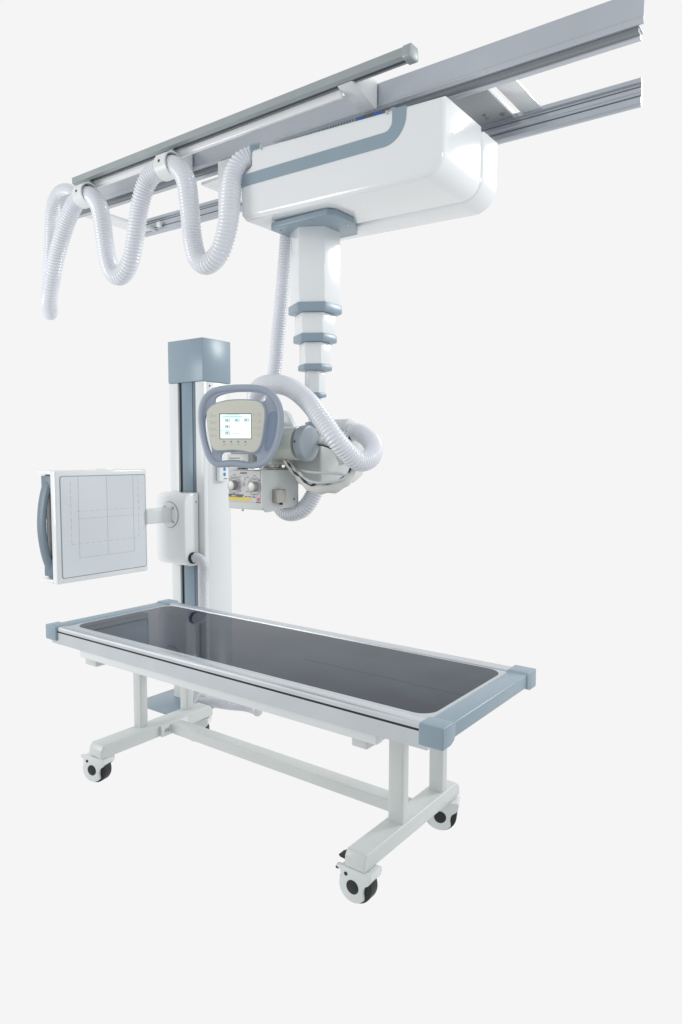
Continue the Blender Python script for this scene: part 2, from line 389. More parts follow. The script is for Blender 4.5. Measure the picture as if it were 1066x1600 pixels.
# ------------------------------------------------------------------ CEILING RAILS
def zs(x): return -0.0135*(x+3.3)               # the rails fall a little towards the near end
SH = Matrix(((1, 0, 0, 0), (0, 1, 0, 0), (-0.0135, 0, 1, -0.0135*3.3), (0, 0, 0, 1)))
F = thing('overhead_rails', (-2.0, 2.42, 2.72), 'pair of long grey aluminium ceiling rails joined by cross plates', 'rail frame')
yF = 2.175
prof = [(yF, 2.727), (yF-0.004, 2.731), (yF-0.004, 2.737), (yF, 2.741), (yF, 2.812), (yF+0.004, 2.815), (yF+0.009, 2.815), (yF+0.009, 2.7225), (yF+0.004, 2.7225)]
r1 = MB().prism(prof, 'x', -3.455, -0.556, M=SH).build('rail', RAIL, F, 25)
MB().box(-3.45, -0.570, yF+0.009, yF+0.060, 2.7222, 2.7275, M=SH).build('rail_flange', RAIL, r1)
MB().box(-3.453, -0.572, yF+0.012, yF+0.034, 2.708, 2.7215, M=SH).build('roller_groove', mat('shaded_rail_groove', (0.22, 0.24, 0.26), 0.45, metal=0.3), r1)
MB().box(-3.454, -0.573, yF+0.034, yF+0.058, 2.703, 2.7218, 0.002, 2, M=SH).build('lower_lip', RAIL, r1)
yB = 2.66
prof = [(yB, 2.722), (yB-0.006, 2.726), (yB-0.006, 2.744), (yB, 2.748), (yB, 2.760), (yB-0.003, 2.763), (yB-0.003, 2.776), (yB, 2.779), (yB, 2.788), (yB-0.010, 2.792), (yB-0.010, 2.806), (yB+0.012, 2.806), (yB+0.012, 2.716), (yB+0.004, 2.716)]
r2 = MB().prism(prof, 'x', -3.40, -0.678, M=SH).build('rail', RAIL, F, 25)
m = MB().box(-3.398, -0.680, yB-0.002, yB+0.002, 2.7485, 2.7520, M=SH)
m.box(-3.398, -0.680, yB-0.002, yB+0.002, 2.7792, 2.7815, M=SH)
m.build('roller_groove', mat('mid_rail_groove', (0.15, 0.17, 0.2), 0.5), r2)
# cross plates
def crossplate(xa, xb, z, dark, lip=True):
    m = MB().box(xa, xb, yF+0.016, yB-0.0115, z, z+0.006, M=SH)
    m.box(xb-0.006, xb, yF+0.064, yB-0.012, z-0.012, z+0.001, M=SH)
    o = m.build('cross_plate', dark, F)
    for dx, dy, r in ((0.07, 0.40, 0.007), (0.07, 0.43, 0.007), (xb-xa-0.04, 0.43, 0.010)):
        MB().cyl((xa+dx, yF+dy, z-0.004), (xa+dx, yF+dy, z+0.001), r, n=12, M=SH).build('bolt', STEEL, o)
crossplate(-1.30, -1.130, 2.797, BLUE if False else mat('grey_zinc_plate', (0.46, 0.49, 0.51), 0.4, metal=0.4, var=0.06))
MB().box(-1.108, -1.030, yF+0.016, yB-0.0115, 2.797, 2.808, 0.002, 2, M=SH).build('cross_strut', GLOSSW, F)
crossplate(-3.425, -3.275, 2.735, GLOSSW)
MB().box(-3.245, -3.215, yB-0.030, yB-0.0105, 2.737, 2.765, 0.003, 2).build('end_stop', GLOSSW, F)

TR = thing('cable_track', (-2.15, 2.0, 2.74), 'slim grey C-shaped cable track bracketed along the front ceiling rail', 'cable track')
SH2 = Matrix(((1, 0, 0, 0), (0, 1, 0, 0), (-0.004, 0, 1, -0.004*3.2), (0, 0, 0, 1)))
ty = 2.0
prof = [(ty-0.002, 2.744), (ty-0.003, 2.770), (ty+0.004, 2.775), (ty+0.040, 2.775), (ty+0.046, 2.770), (ty+0.046, 2.744), (ty+0.030, 2.739), (ty+0.030, 2.747), (ty+0.014, 2.747), (ty+0.014, 2.739)]
t1 = MB().prism(prof, 'x', -3.072, -1.223, M=SH2).build('track', TRAY, TR, 25)
MB().box(-3.068, -1.25, ty+0.0145, ty+0.0295, 2.7405, 2.7475, M=SH2).build('slot', RAILD, t1)
MB().prism([(ty-0.006, 2.739), (ty-0.005, 2.772), (ty+0.003, 2.778), (ty+0.041, 2.778), (ty+0.048, 2.772), (ty+0.049, 2.739), (ty+0.040, 2.733), (ty+0.004, 2.733)], 'x', -1.242, -1.212, 0.003, 2, M=SH2).build('end_cap', TRAY, TR)
for xa, xb in ((-1.515, -1.452), (-2.485, -2.422)):
    MB().prism([(ty+0.012, 2.737), (ty+0.048, 2.752), (ty+0.050, 2.782), (yF-0.005, 2.802), (yF-0.005, 2.705), (yF-0.016, 2.703)], 'x', xa, xb, 0.003, 2, M=SH2).build('bracket', WHITE, TR)
MB().box(-3.04, -1.516, ty+0.032, ty+0.052, 2.708, 2.738, 0.006, 3, M=SH2).build('stiffener_strip', GLOSSW, TR)

def clamp(x, z, label):
    o = thing('hose_clamp', (x, 2.0, z), label, 'hose clamp', 'hose clamps under the cable track')
    P = [(x + 0.0, 2.0 + 0.054*math.sin(t), z + 0.054*math.cos(t)) for t in [2*PI*k/36 for k in range(36)]]
    m = MB(); ring = []
    b = m.bm
    for xx, rr in ((-0.034, 0.0455), (-0.034, 0.052), (0.034, 0.052), (0.034, 0.0455)):
        ring.append([b.verts.new((x+xx, 2.0+rr*math.sin(t), z+rr*math.cos(t))) for t in [2*PI*k/36 for k in range(36)]])
    for i in range(4):
        A, B = ring[i], ring[(i+1) % 4]
        for j in range(36): b.faces.new((A[j], B[j], B[(j+1) % 36], A[(j+1) % 36]))
    bmesh.ops.recalc_face_normals(b, faces=b.faces[:])
    m.build('band', WHITE, o)
    MB().box(x-0.012, x+0.012, 2.012, 2.028, z+0.05, 2.745, 0.002, 2).build('hanger', TRAY, o)
    MB().cyl((x, 1.950, z+0.005), (x, 1.947, z+0.005), 0.006, n=12).build('screw', INK, o)
clamp(-2.966, 2.668, 'white clamp ring on hose at the left end of the cable track')
clamp(-2.380, 2.663, 'white clamp ring on hose halfway along the cable track')

H1 = MB()
hose(H1, [(-3.41, 2.3, 2.8), (-3.49, 2.3, 2.86), (-3.575, 2.3, 2.905), (-3.665, 2.3, 2.905), (-3.735, 2.3, 2.83), (-3.757, 2.3, 2.68), (-3.75, 2.285, 2.52), (-3.7, 2.25, 2.36), (-3.625, 2.2, 2.26), (-3.477, 2.108, 2.214), (-3.347, 2.027, 2.251), (-3.261, 2.0, 2.345), (-3.207, 2.0, 2.46), (-3.139, 2.0, 2.566), (-3.072, 2.0, 2.638), (-3.014, 2.0, 2.666), (-2.966, 2.0, 2.668), (-2.904, 2.0, 2.643), (-2.859, 2.0, 2.576), (-2.835, 2.0, 2.46), (-2.812, 2.0, 2.354), (-2.771, 2.0, 2.282), (-2.712, 2.0, 2.268), (-2.652, 2.0, 2.311), (-2.611, 2.0, 2.412), (-2.577, 2.0, 2.537), (-2.524, 2.0, 2.629), (-2.452, 2.0, 2.664), (-2.38, 2.0, 2.663), (-2.322, 2.0, 2.643), (-2.274, 2.0, 2.576), (-2.255, 2.0, 2.46), (-2.248, 2.007, 2.34), (-2.212, 2.003, 2.258), (-2.152, 2.0, 2.23), (-2.085, 2.002, 2.267), (-2.047, 2.01, 2.365), (-2.041, 2.019, 2.469), (-2.04, 2.035, 2.555), (-2.02, 2.055, 2.608), (-1.985, 2.085, 2.632), (-1.95, 2.11, 2.638)], 0.0385, 0.0135)
tag(H1.build('corrugated_hose', HOSE, None, 80), 'long white corrugated hose looping in waves below the cable track', 'hose', 'white corrugated hoses')

# ------------------------------------------------------------------ OVERHEAD CARRIAGE
C = thing('overhead_carriage', (-1.58, 2.28, 2.38), 'big glossy white carriage box with grey-blue stripe under the rails', 'carriage')
def ztop(x): return 2.650 - 0.048*(x+2.02)
def zbot(x): return 2.386 - 0.022*(x+2.02)
def shell(xa, xb, dz, r, top):
    P = [(xa, top(xa)), (xa, zbot(xa)+dz+0.02), (xa+0.02, zbot(xa)+dz)]
    for k in range(11):
        t = math.radians(-90 + 90*k/10); P.append((xb-r+r*math.cos(t), zbot(xb)+dz+r+r*math.sin(t)))
    P.append((xb, top(xb)))
    return P
FC = shell(-2.02, -1.122, 0.0, 0.072, ztop)
FC[0:1] = [(-1.966, ztop(-1.966)), (-1.966, 2.588), (-1.985, 2.572), (-2.02, 2.566)]
MB().prism(FC, 'y', 2.050, 2.345, 0.022, 5, bev_caps_only=True).build('front_cover', GLOSSW, C, 40)
MB().prism(shell(-2.03, -1.120, -0.006, 0.085, lambda x: ztop(x)-0.010), 'y', 2.333, 2.475, 0.016, 4, bev_caps_only=True).build('rear_cover', GLOSSW, C, 40)
# stripe: band along the front that turns up at the near end
so = [(-2.0205, 2.558), (-1.345, 2.546)]; 
outer = [(-2.0195, 2.510)]
R0, R1 = 0.085, 0.034
cxs, czs = -1.257-R0, 2.499+R0
outer = [(-2.0195, 2.512)] + [(cxs+R0*math.cos(math.radians(a)), czs+R0*math.sin(math.radians(a))) for a in range(-90, 1, 9)] + [(-1.257, ztop(-1.257)-0.004)]
inner = [(-1.311, ztop(-1.311)-0.004)] + [(cxs+(R0-0.054)*math.cos(math.radians(a)), 2.545+(R0-0.054)+(R0-0.054)*math.sin(math.radians(a))) for a in range(0, -91, -9)] + [(-2.0195, 2.557)]
MB().prism(outer+inner, 'y', 2.0480, 2.0520).build('stripe', BLUE, C, 30)
for x, z in ((-1.905, 2.634), (-1.332, 2.608)):
    MB().cyl((x, 2.0502, z), (x, 2.0465, z), 0.006, n=14, bev=0.001).build('screw', STEEL, C)
m = MB().box(-2.42, -1.20, 2.215, 2.62, 2.66, 2.672)
m.box(-2.05, -1.95, 2.24, 2.46, 2.60, 2.668)
m.build('trolley_plate', GLOSSW, C)
MB().box(-2.262, -2.185, 2.165, 2.175, 2.42, 2.705, 0.002, 2).build('hose_plate', GLOSSW, C)
MB().box(-2.06, -1.94, 2.18, 2.186, 2.575, 2.66).build('end_plate', BLUE, C)
MB().cyl((-1.985, 2.085, 2.634), (-1.955, 2.106, 2.637), 0.047, n=32, bev=0.003).build('hose_port', BLUE, C)
for x in (-1.475, -1.405):
    o = MB().cyl((x, 2.10, 2.632), (x, 2.125, 2.632), 0.020, n=24, bev=0.002).build('guide_wheel', BLUEW, C)
MB().cyl((-1.345, 2.10, 2.628), (-1.345, 2.125, 2.628), 0.020, n=24, bev=0.002).build('guide_wheel', STEEL, C)
m = MB(); x = -1.76
while x < -1.51:
    m.box(x, x+0.007, 2.105, 2.12, 2.650-0.02*(x+1.6)-0.004, 2.658-0.02*(x+1.6)); x += 0.0125
m.box(-1.90, -1.50, 2.106, 2.119, 2.638, 2.650)
m.build('toothed_belt', BLUED, C)

# ------------------------------------------------------------------ TELESCOPIC COLUMN
cX, cY = -1.808, 2.26
G = thing('telescopic_mast', (cX, cY, 1.58), 'white six-sided telescopic column with blue-grey collars hanging from the carriage', 'column')
def hexa(R, ax=1.0): return [(cX+R*math.cos(math.radians(30+60*k))*ax, cY+R*math.sin(math.radians(30+60*k))) for k in range(6)]
pl = [(-1.905, 2.108), (-1.632, 2.108), (-1.610, 2.135), (-1.610, 2.255), (-1.68, 2.375), (-1.87, 2.375), (-1.930, 2.26), (-1.928, 2.13)]
top_plate = MB().prism(pl, 'z', 2.352, 2.3745, 0.004, 2).build('mounting_flange', BLUE, G)
for q in ((-1.895, 2.15), (-1.72, 2.125), (-1.635, 2.245), (-1.910, 2.24)): MB().cyl((q[0], q[1], 2.354), (q[0], q[1], 2.3495), 0.005, n=12).build('screw', STEEL, top_plate)
secs = [(0.1025, 2.355, 2.064), (0.0835, 2.030, 1.947), (0.0650, 1.916, 1.829), (0.0430, 1.806, 1.716), (0.0290, 1.700, 1.595)]
cols = [(0.1105, 2.065, 2.031), (0.0905, 1.947, 1.917), (0.0710, 1.829, 1.806), (0.0480, 1.717, 1.700), (0.0420, 1.600, 1.576)]
for R, za, zb_ in secs: MB().prism(hexa(R), 'z', zb_, za, 0.0035, 3).build('section', GLOSSW, G)
for R, za, zb_ in cols: MB().prism(hexa(R), 'z', zb_, za, 0.004, 2).build('collar', BLUE, G)

# ------------------------------------------------------------------ X-RAY TUBE UNIT
X = thing('x_ray_tube', (-1.82, 2.25, 1.35), 'cream cylindrical X-ray tube with blue-grey end cap on a white swivel body', 'x-ray tube')
bx = -1.735
# swivel body: (y,z) profile
prof = [(2.205, 1.348), (2.44, 1.348), (2.505, 1.378), (2.512, 1.40), (2.512, 1.525), (2.452, 1.566), (2.205, 1.566)]
MB().prism(prof, 'x', -1.93, bx, 0.008, 3).build('swivel_body', WARMW, X)
MB().cyl((-1.93, 2.42, 1.574), (-1.742, 2.42, 1.574), 0.045, n=32, bev=0.003).build('hose_cuff', WARMW, X)
MB().prism([(-1.990, 1.56), (-1.990, 1.650), (-1.955, 1.652), (-1.935, 1.640), (-1.895, 1.566)], 'y', 2.235, 2.26, 0.004, 2).build('side_plate', WHITE, X)
ya = 2.12; q = math.radians(5)
def ax(t, dz=0): return (-1.72 - t*math.cos(q), ya + t*math.sin(-q)*1.0, 1.511+dz)
MB().cyl(ax(0.05), ax(0.36), 0.0655, n=64, bev=0.004).build('tube_housing', CREAM, X)
MB().cyl(ax(0.0), ax(0.036), 0.0705, n=64, bev=0.008).build('end_cap', mat('grey_blue_cap_paint', (0.33, 0.375, 0.42), 0.3, bump=0.1, var=0.03), X)
MB().cyl((-1.80, ya-0.063, 1.517), (-1.80, ya-0.069, 1.517), 0.0045, n=10).build('screw', INK, X)
MB().cyl((-1.738, ya-0.0685, 1.517), (-1.738, ya-0.0735, 1.517), 0.0045, n=10).build('screw', INK, X)
MB().cyl((-1.93, ya, 1.411), (-1.93, ya, 1.44), 0.048, n=48, bev=0.002).build('swivel_ring', STEEL, X)
MB().box(-1.985, -1.875, ya-0.05, ya+0.09, 1.425, 1.47, 0.005, 2).build('tube_neck', CREAM, X)
MB().box(-2.07, -1.96, 2.04, 2.12, 1.40, 1.47, 0.004, 2).build('label_bracket', WARMW, X)
m = MB().cyl((bx-0.002, 2.405, 1.541), (bx+0.006, 2.405, 1.541), 0.010, n=16)
m.build('lever_bush', BLACK, X)
m = MB().cyl((bx+0.004, 2.405, 1.541), (bx+0.055, 2.412, 1.541), 0.0045, n=12)
m.cyl((bx+0.050, 2.4115, 1.541), (bx+0.085, 2.416, 1.542), 0.0085, 0.0115, n=20, bev=0.001)
m.build('release_lever', STEEL, X)

# collimator
L = thing('collimator', (-1.95, 2.10, 1.245), 'white collimator box with two round knobs and yellow-black label under the tube', 'collimator')
lx0, lx1, ly0, ly1, lz0, lz1 = -2.048, -1.858, 2.0, 2.215, 1.250, 1.405
MB().box(lx0, lx1-0.006, ly0, ly1-0.01, lz0, lz1, 0.004, 2).build('housing', WARMW, L)
MB().prism([(ly0-0.004, lz1+0.002), (ly1, lz1+0.002), (ly1, lz0+0.012), (ly0+0.05, lz0-0.008), (ly0+0.018, lz0-0.009), (ly0-0.004, lz0+0.010)], 'x', lx1-0.008, lx1, 0.003, 2).build('side_panel', WARMW, L)
fp = MB().box(lx0+0.004, lx1-0.010, ly0-0.003, ly0+0.001, lz0+0.028, lz1-0.002, 0.001, 1).build('front_panel', PANELG, L)
PM = lambda cx, cz, dy=0.0: Matrix.Translation((cx, ly0-0.0032-dy, cz)) @ Matrix.Rotation(PI/2, 4, 'X')
pu = lambda u: lx0+0.004 + u*(lx1-lx0-0.014)
pv = lambda v: lz1-0.002 - v*(lz1-lz0-0.030)
m = MB()
kc = [(pu(0.19), pv(0.47)), (pu(0.83), pv(0.49))]
for (kx, kz) in kc:
    for rr in (0.038, 0.033, 0.0285):
        seg = [(kx+rr*math.cos(t), kz+rr*math.sin(t)) for t in [2*PI*k/40 for k in range(40)]]
        for k in range(40):
            if k % 10 in (0,) : continue
            a, b_ = seg[k], seg[(k+1) % 40]
            if not (lx0+0.006 < a[0] < lx1-0.012 and lx0+0.006 < b_[0] < lx1-0.012): continue
            m.tube([(a[0], ly0-0.0032, a[1]), (b_[0], ly0-0.0032, b_[1])], 0.0005, n=4)
    for dz in (0.043, 0.029, -0.043, -0.031):
        m.box(kx-0.007, kx+0.007, ly0-0.0036, ly0-0.0028, kz+dz-0.0009, kz+dz+0.0009)
for u, v in ((0.37, 0.20), (0.62, 0.20), (0.39, 0.65), (0.60, 0.66), (0.97, 0.28)):
    m.box(pu(u)-0.007, pu(u)+0.004, ly0-0.0036, ly0-0.0028, pv(v)-0.0012, pv(v)+0.0012)
# lamp symbol
lc = (pu(0.49), pv(0.43))
for k in range(8):
    a = 2*PI*k/8
    m.tube([(lc[0]+0.006*math.cos(a), ly0-0.0033, lc[1]+0.006*math.sin(a)), (lc[0]+0.010*math.cos(a), ly0-0.0033, lc[1]+0.010*math.sin(a))], 0.0006, n=4)
for k in range(12):
    a = 2*PI*k/12; c = 2*PI*(k+1)/12
    m.tube([(lc[0]+0.0045*math.cos(a), ly0-0.0033, lc[1]+0.0045*math.sin(a)), (lc[0]+0.0045*math.cos(c), ly0-0.0033, lc[1]+0.0045*math.sin(c))], 0.0005, n=4)
for i in range(14):     # small line of print beside the stripes
    if i in (4, 10): continue
    m.box(pu(0.515)+i*0.0038, pu(0.515)+i*0.0038+0.0028, ly0-0.0036, ly0-0.0028, pv(0.815)-0.0015, pv(0.815)+0.0013)
m.box(pu(0.865), pu(0.985), ly0-0.0036, ly0-0.0028, pv(0.975)-0.002, pv(0.975)+0.0018)
m.build('printed_scales', INK, fp)
m = MB().box(pu(0.39), pu(0.585), ly0-0.004, ly0-0.0026, pv(0.055)-0.0016, pv(0.055)+0.0012)
m.box(pu(0.37), pu(0.58), ly0-0.004, ly0-0.0026, pv(0.088)-0.0016, pv(0.088)+0.0012)
m.build('vent_slots', BLACK, fp)
m = MB().box(pu(0.445), pu(0.53), ly0-0.0055, ly0-0.0026, pv(0.30), pv(0.20), 0.001)
m.build('light_button', LABELW, fp)
MB().prism([(pu(0.005), pv(0.745)), (pu(0.49), pv(0.755)), (pu(0.43), pv(0.845)), (pu(0.005), pv(0.845))], 'y', ly0-0.0038, ly0-0.0026).build('black_label', BLACK, fp)
m = MB()
for i in range(5): m.box(pu(0.11)+i*0.0045, pu(0.11)+i*0.0045+0.0034, ly0-0.0043, ly0-0.0037, pv(0.81)-0.002, pv(0.81)+0.002)
for k in range(14):
    a = 2*PI*k/14; c = 2*PI*(k+1)/14; ccx, ccz = pu(0.255), pv(0.797)
    m.tube([(ccx+0.0045*math.cos(a), ly0-0.004, ccz+0.0045*math.sin(a)), (ccx+0.0045*math.cos(c), ly0-0.004, ccz+0.0045*math.sin(c))], 0.0008, n=4)
m.build('label_print', LABELW, fp)
MB().prism([(pu(0.005), pv(0.850)), (pu(0.725), pv(0.850)), (pu(0.68), pv(0.955)), (pu(0.005), pv(0.945))], 'y', ly0-0.0038, ly0-0.0026).build('yellow_label', YELLOW, fp)
m = MB()
rx, rz = pu(0.925), pv(0.88)
m.box(rx-0.0065, rx-0.0040, ly0-0.0038, ly0-0.0026, rz-0.0075, rz+0.005)
m.prism([(rx-0.0040, rz-0.0055), (rx+0.001, rz-0.001), (rx+0.001, rz+0.003), (rx-0.0040, rz-0.001)], 'y', ly0-0.0038, ly0-0.0026)
m.box(rx+0.001, rx+0.0035, ly0-0.0038, ly0-0.0026, rz-0.0075, rz+0.006)
m.box(rx+0.0045, rx+0.0075, ly0-0.0038, ly0-0.0026, rz-0.0075, rz+0.0085)
m.build('red_emblem', RED, fp)
for kx, kz in kc:
    MB().cyl((kx, ly0-0.002, kz), (kx, ly0-0.024, kz), 0.0205, 0.0190, n=40, bev=0.002).build('knob', BRUSHST if False else mat('silver_grey_knob', (0.40, 0.395, 0.375), 0.38, metal=0.35), L)
sk = MB().box(lx1-0.002, lx1+0.026, ly0+0.052, ly0+0.108, 1.277, 1.330, 0.004, 2).build('square_knob', BRUSHST, L)
MB().cyl((lx1+0.012, ly0+0.092, 1.268), (lx1+0.012, ly0+0.092, 1.279), 0.007, n=16).build('knob_screw', BLACK, sk)
MB().cyl((-1.99, ly0+0.02, lz0+0.002), (-1.99, ly0+0.02, lz0-0.010), 0.0065, n=16).build('stud', STEEL, L)
MB().cyl((lx1-0.001, ly1-0.03, lz0+0.035), (lx1+0.0015, ly1-0.03, lz0+0.035), 0.004, n=12).build('screw', INK, L)
MB().box(lx0+0.02, lx1-0.01, ly0+0.03, ly1-0.03, lz1, lz1+0.010, 0.003, 2).build('top_plate', STEEL, L)

# ------------------------------------------------------------------ CONTROL CONSOLE
yaw = math.radians(28)
nrm = Vector((math.sin(yaw), -math.cos(yaw), 0)); rgt = Vector((math.cos(yaw), math.sin(yaw), 0)); upv = Vector((0, 0, 1))
oc = Vector((-1.898, 1.925, 1.5725))
N = thing('control_console', (oc.x, oc.y, oc.z), 'blue-grey ring-handled control console with beige keypad and lit display screen', 'control console')
OM = Matrix(((rgt.x, upv.x, nrm.x, oc.x), (rgt.y, upv.y, nrm.y, oc.y), (rgt.z, upv.z, nrm.z, oc.z), (0, 0, 0, 1)))
k = 1/5.33/409
def cz(p): return ((p[0]-405)*k/0.96, -(p[1]-411)*k)
def LP(pts, n=8): return [(v[0], v[1]) for v in smooth_loop([cz(p) for p in pts], n)]
ringc = [(72, 330), (85, 235), (125, 160), (200, 112), (310, 96), (420, 92), (540, 98), (630, 128), (690, 195), (722, 290), (724, 390), (708, 490), (676, 590), (622, 680), (555, 722), (490, 734), (415, 726), (335, 716), (260, 722), (200, 720), (150, 680), (112, 590), (84, 460)]
rp = [OM @ Vector((x, y, 0.0)) for x, y in LP(ringc, 6)]
MB().tube(rp, 0.0125, n=16, ry=0.0125, closed=True, up=tuple(nrm)).build('ring_handle', HANDLE, N, 60)
webo = LP([(80, 330), (95, 235), (135, 170), (205, 125), (310, 108), (420, 104), (535, 108), (620, 140), (680, 205), (712, 295), (714, 390), (698, 490), (664, 590), (612, 672), (545, 710), (490, 722), (415, 714), (335, 706), (260, 712), (205, 708), (160, 670), (122, 590), (94, 460)], 6)
htop = LP([(192, 200), (205, 172), (262, 146), (340, 131), (430, 127), (520, 132), (590, 146), (612, 170), (600, 195), (575, 208), (520, 196), (430, 186), (340, 188), (260, 200), (205, 218)], 6)[::-1]
hleft = LP([(128, 308), (134, 330), (132, 400), (138, 480), (152, 560), (160, 612), (150, 628), (132, 590), (112, 480), (104, 390), (112, 325)], 6)[::-1]
hbot = LP([(236, 672), (244, 640), (275, 622), (340, 616), (420, 622), (490, 638), (525, 652), (534, 675), (528, 696), (490, 704), (415, 694), (335, 684), (270, 690), (240, 692)], 6)[::-1]
MB().shape([webo, htop, hleft, hbot], 0.016, 0.005, OM @ Matrix.Translation((0, 0, -0.004))).build('backing_frame', HANDLE, N, 50)
# recess on the right web
MB().shape([LP([(632, 320), (650, 296), (685, 290), (692, 330), (684, 430), (664, 520), (632, 600), (606, 612), (598, 560), (616, 450)], 6)], 0.004, 0.0015, OM @ Matrix.Translation((0, 0, 0.004))).build('thumb_rest', mat('blue_moulded_grip', (0.24, 0.31, 0.42), 0.4, bump=0.1), N)
base = LP([(128, 335), (140, 265), (205, 217), (315, 192), (450, 189), (565, 204), (607, 258), (614, 330), (602, 435), (582, 545), (550, 612), (500, 634), (420, 618), (340, 612), (260, 618), (195, 614), (163, 565), (142, 450)], 6)
MB().shape([base], 0.024, 0.005, OM @ Matrix.Translation((0, 0, 0.006))).build('housing', HANDLE, N, 50)
MB().shape([LP([(130, 340), (150, 250), (320, 200), (560, 215), (605, 330), (570, 560), (420, 610), (200, 600)], 6)], 0.05, 0.008, OM @ Matrix.Translation((0, 0, -0.022))).build('rear_shell', HANDLE, N, 50)
plate = LP([(137, 335), (150, 272), (212, 226), (320, 202), (450, 199), (558, 213), (598, 262), (605, 330), (593, 432), (574, 540), (544, 600), (500, 622), (420, 608), (340, 601), (260, 607), (202, 602), (172, 560), (151, 450)], 6)
pn = MB().shape([plate], 0.003, 0.0008, OM @ Matrix.Translation((0, 0, 0.0192))).build('keypad', BEIGE, N)
q0 = cz((243, 311)); q1 = cz((497, 510))
def PB(m, a, b_, z0, z1): # box in console plane between pixel corners
    p, r = cz(a), cz(b_)
    m.box(min(p[0], r[0]), max(p[0], r[0]), min(p[1], r[1]), max(p[1], r[1]), z0, z1, M=OM); return m
PB(MB(), (239, 306), (501, 515), 0.0185, 0.0212).build('screen_bezel', mat('dark_bezel', (0.07, 0.09, 0.09), 0.4), N)
scr = PB(MB(), (246, 312), (497, 510), 0.0190, 0.0218).build('screen', SCREEN, N)
for a, b_ in (((262, 329), (430, 337)), ((250, 443), (320, 448)), ((300, 314), (400, 318))): PB(MB(), a, b_, 0.0219, 0.0222).build('display_band', SCRBAR, scr)
for (u, v) in ((288, 350), (366, 349), (443, 348), (288, 402), (288, 454)):
    m = MB()
    PB(m, (u, v), (u+38, v+3.5), 0.0219, 0.0223); PB(m, (u, v+20), (u+38, v+23), 0.0219, 0.0223); PB(m, (u, v), (u+4, v+23), 0.0219, 0.02235)
    PB(m, (u+34, v+6), (u+38, v+23), 0.0219, 0.02235); PB(m, (u+8, v+6), (u+24, v+17), 0.0219, 0.0223)
    m.build('display_icon', SCRICON, scr)
m = MB()
for i in range(6): PB(m, (356+i*8, 468), (361+i*8, 472), 0.0219, 0.0223)
m.build('display_text', SCRICON, scr)
m = MB()
for i in range(12): PB(m, (282+i*11, 331), (288+i*11, 335), 0.02215, 0.0225)
m.build('display_text', SCRICON, scr)
def outline(u0, v0, u1, v1):
    m = MB()
    PB(m, (u0, v0), (u1, v0+1.7), 0.0205, 0.0211); PB(m, (u1-1.7, v0+0.5), (u1, v1-0.5), 0.0205, 0.02105); PB(m, (u0, v1-1.7), (u1, v1), 0.0205, 0.0211)
    m.build('key', INKG, pn)
def sym(parts, mt):
    m = MB()
    for a, b_ in parts: PB(m, a, b_, 0.0205, 0.0211)
    m.build('key_symbol', mt, pn)
for v in (316, 370, 425, 478):
    outline(158, v, 188, v+18); sym([((206, v+4), (211, v+15))], INKG)
for v in (308, 362, 416, 470):
    outline(552-v*0.02, v, 580-v*0.02, v+20); sym([((520, v+3), (526, v+11))], INKG)
for u in (262, 320, 378, 436):
    outline(u, 552, u+26, 566); sym([((u+8, 531), (u+16, 541)), ((u+15, 536), (u+22, 539))], INK)
# warning label seen through the lower opening, on the tube neck behind
lab = MB().box(-2.082, -1.965, 2.030, 2.0385, 1.405, 1.468, 0.001).build('warning_label', LABELW, X)
m = MB().prism([(-1.998, 1.425), (-1.984, 1.425), (-1.991, 1.444)], 'y', 2.0285, 2.0305)
for z in (1.452, 1.443, 1.434, 1.425): m.box(-2.073, -2.012, 2.0290, 2.0305, z-0.0014, z+0.0014)
m.build('label_print', INK, lab)
MB().cyl(OM @ Vector((0.01, -0.0, -0.03)), (-1.93, 2.075, 1.53), 0.03, n=24).build('mounting_stem', CREAM, N)

# ------------------------------------------------------------------ HOSES AND CABLES
h = MB(); hose(h, [(-1.985, 2.30, 2.46), (-1.990, 2.30, 2.40), (-2.000, 2.30, 2.30), (-2.017, 2.30, 2.174), (-2.042, 2.30, 1.989), (-2.065, 2.30, 1.827), (-2.086, 2.285, 1.743), (-2.10, 2.25, 1.675), (-2.09, 2.21, 1.63), (-2.04, 2.18, 1.59), (-1.98, 2.16, 1.57)], 0.030, 0.011)
tag(h.build('corrugated_hose', HOSE, None, 80), 'white corrugated hose dropping straight down from the carriage behind the console', 'hose', 'white corrugated hoses')
h = MB(); hose(h, [(-2.05, 2.23, 1.60), (-2.067, 2.2, 1.657), (-2.044, 2.16, 1.712), (-1.983, 2.13, 1.744), (-1.891, 2.11, 1.747), (-1.796, 2.1, 1.724), (-1.707, 2.09, 1.670), (-1.639, 2.09, 1.60), (-1.592, 2.1, 1.537), (-1.565, 2.14, 1.483), (-1.548, 2.2, 1.442), (-1.545, 2.27, 1.451), (-1.571, 2.34, 1.487), (-1.624, 2.39, 1.527), (-1.69, 2.42, 1.557), (-1.74, 2.42, 1.569), (-1.787, 2.42, 1.572)], 0.0365, 0.0125)
tag(h.build('corrugated_hose', HOSE, None, 80), 'white corrugated hose arching over the console and curling into the tube body', 'hose', 'white corrugated hoses')
h = MB(); hose(h, [(-1.79, 2.27, 1.40), (-1.795, 2.26, 1.345), (-1.812, 2.25, 1.295), (-1.845, 2.24, 1.248), (-1.895, 2.23, 1.225), (-1.945, 2.23, 1.228), (-1.985, 2.235, 1.262), (-2.01, 2.24, 1.33), (-2.015, 2.24, 1.40)], 0.034, 0.011)
tag(h.build('corrugated_hose', HOSE, None, 80), 'short white corrugated hose hanging in a U behind the collimator', 'hose', 'white corrugated hoses')
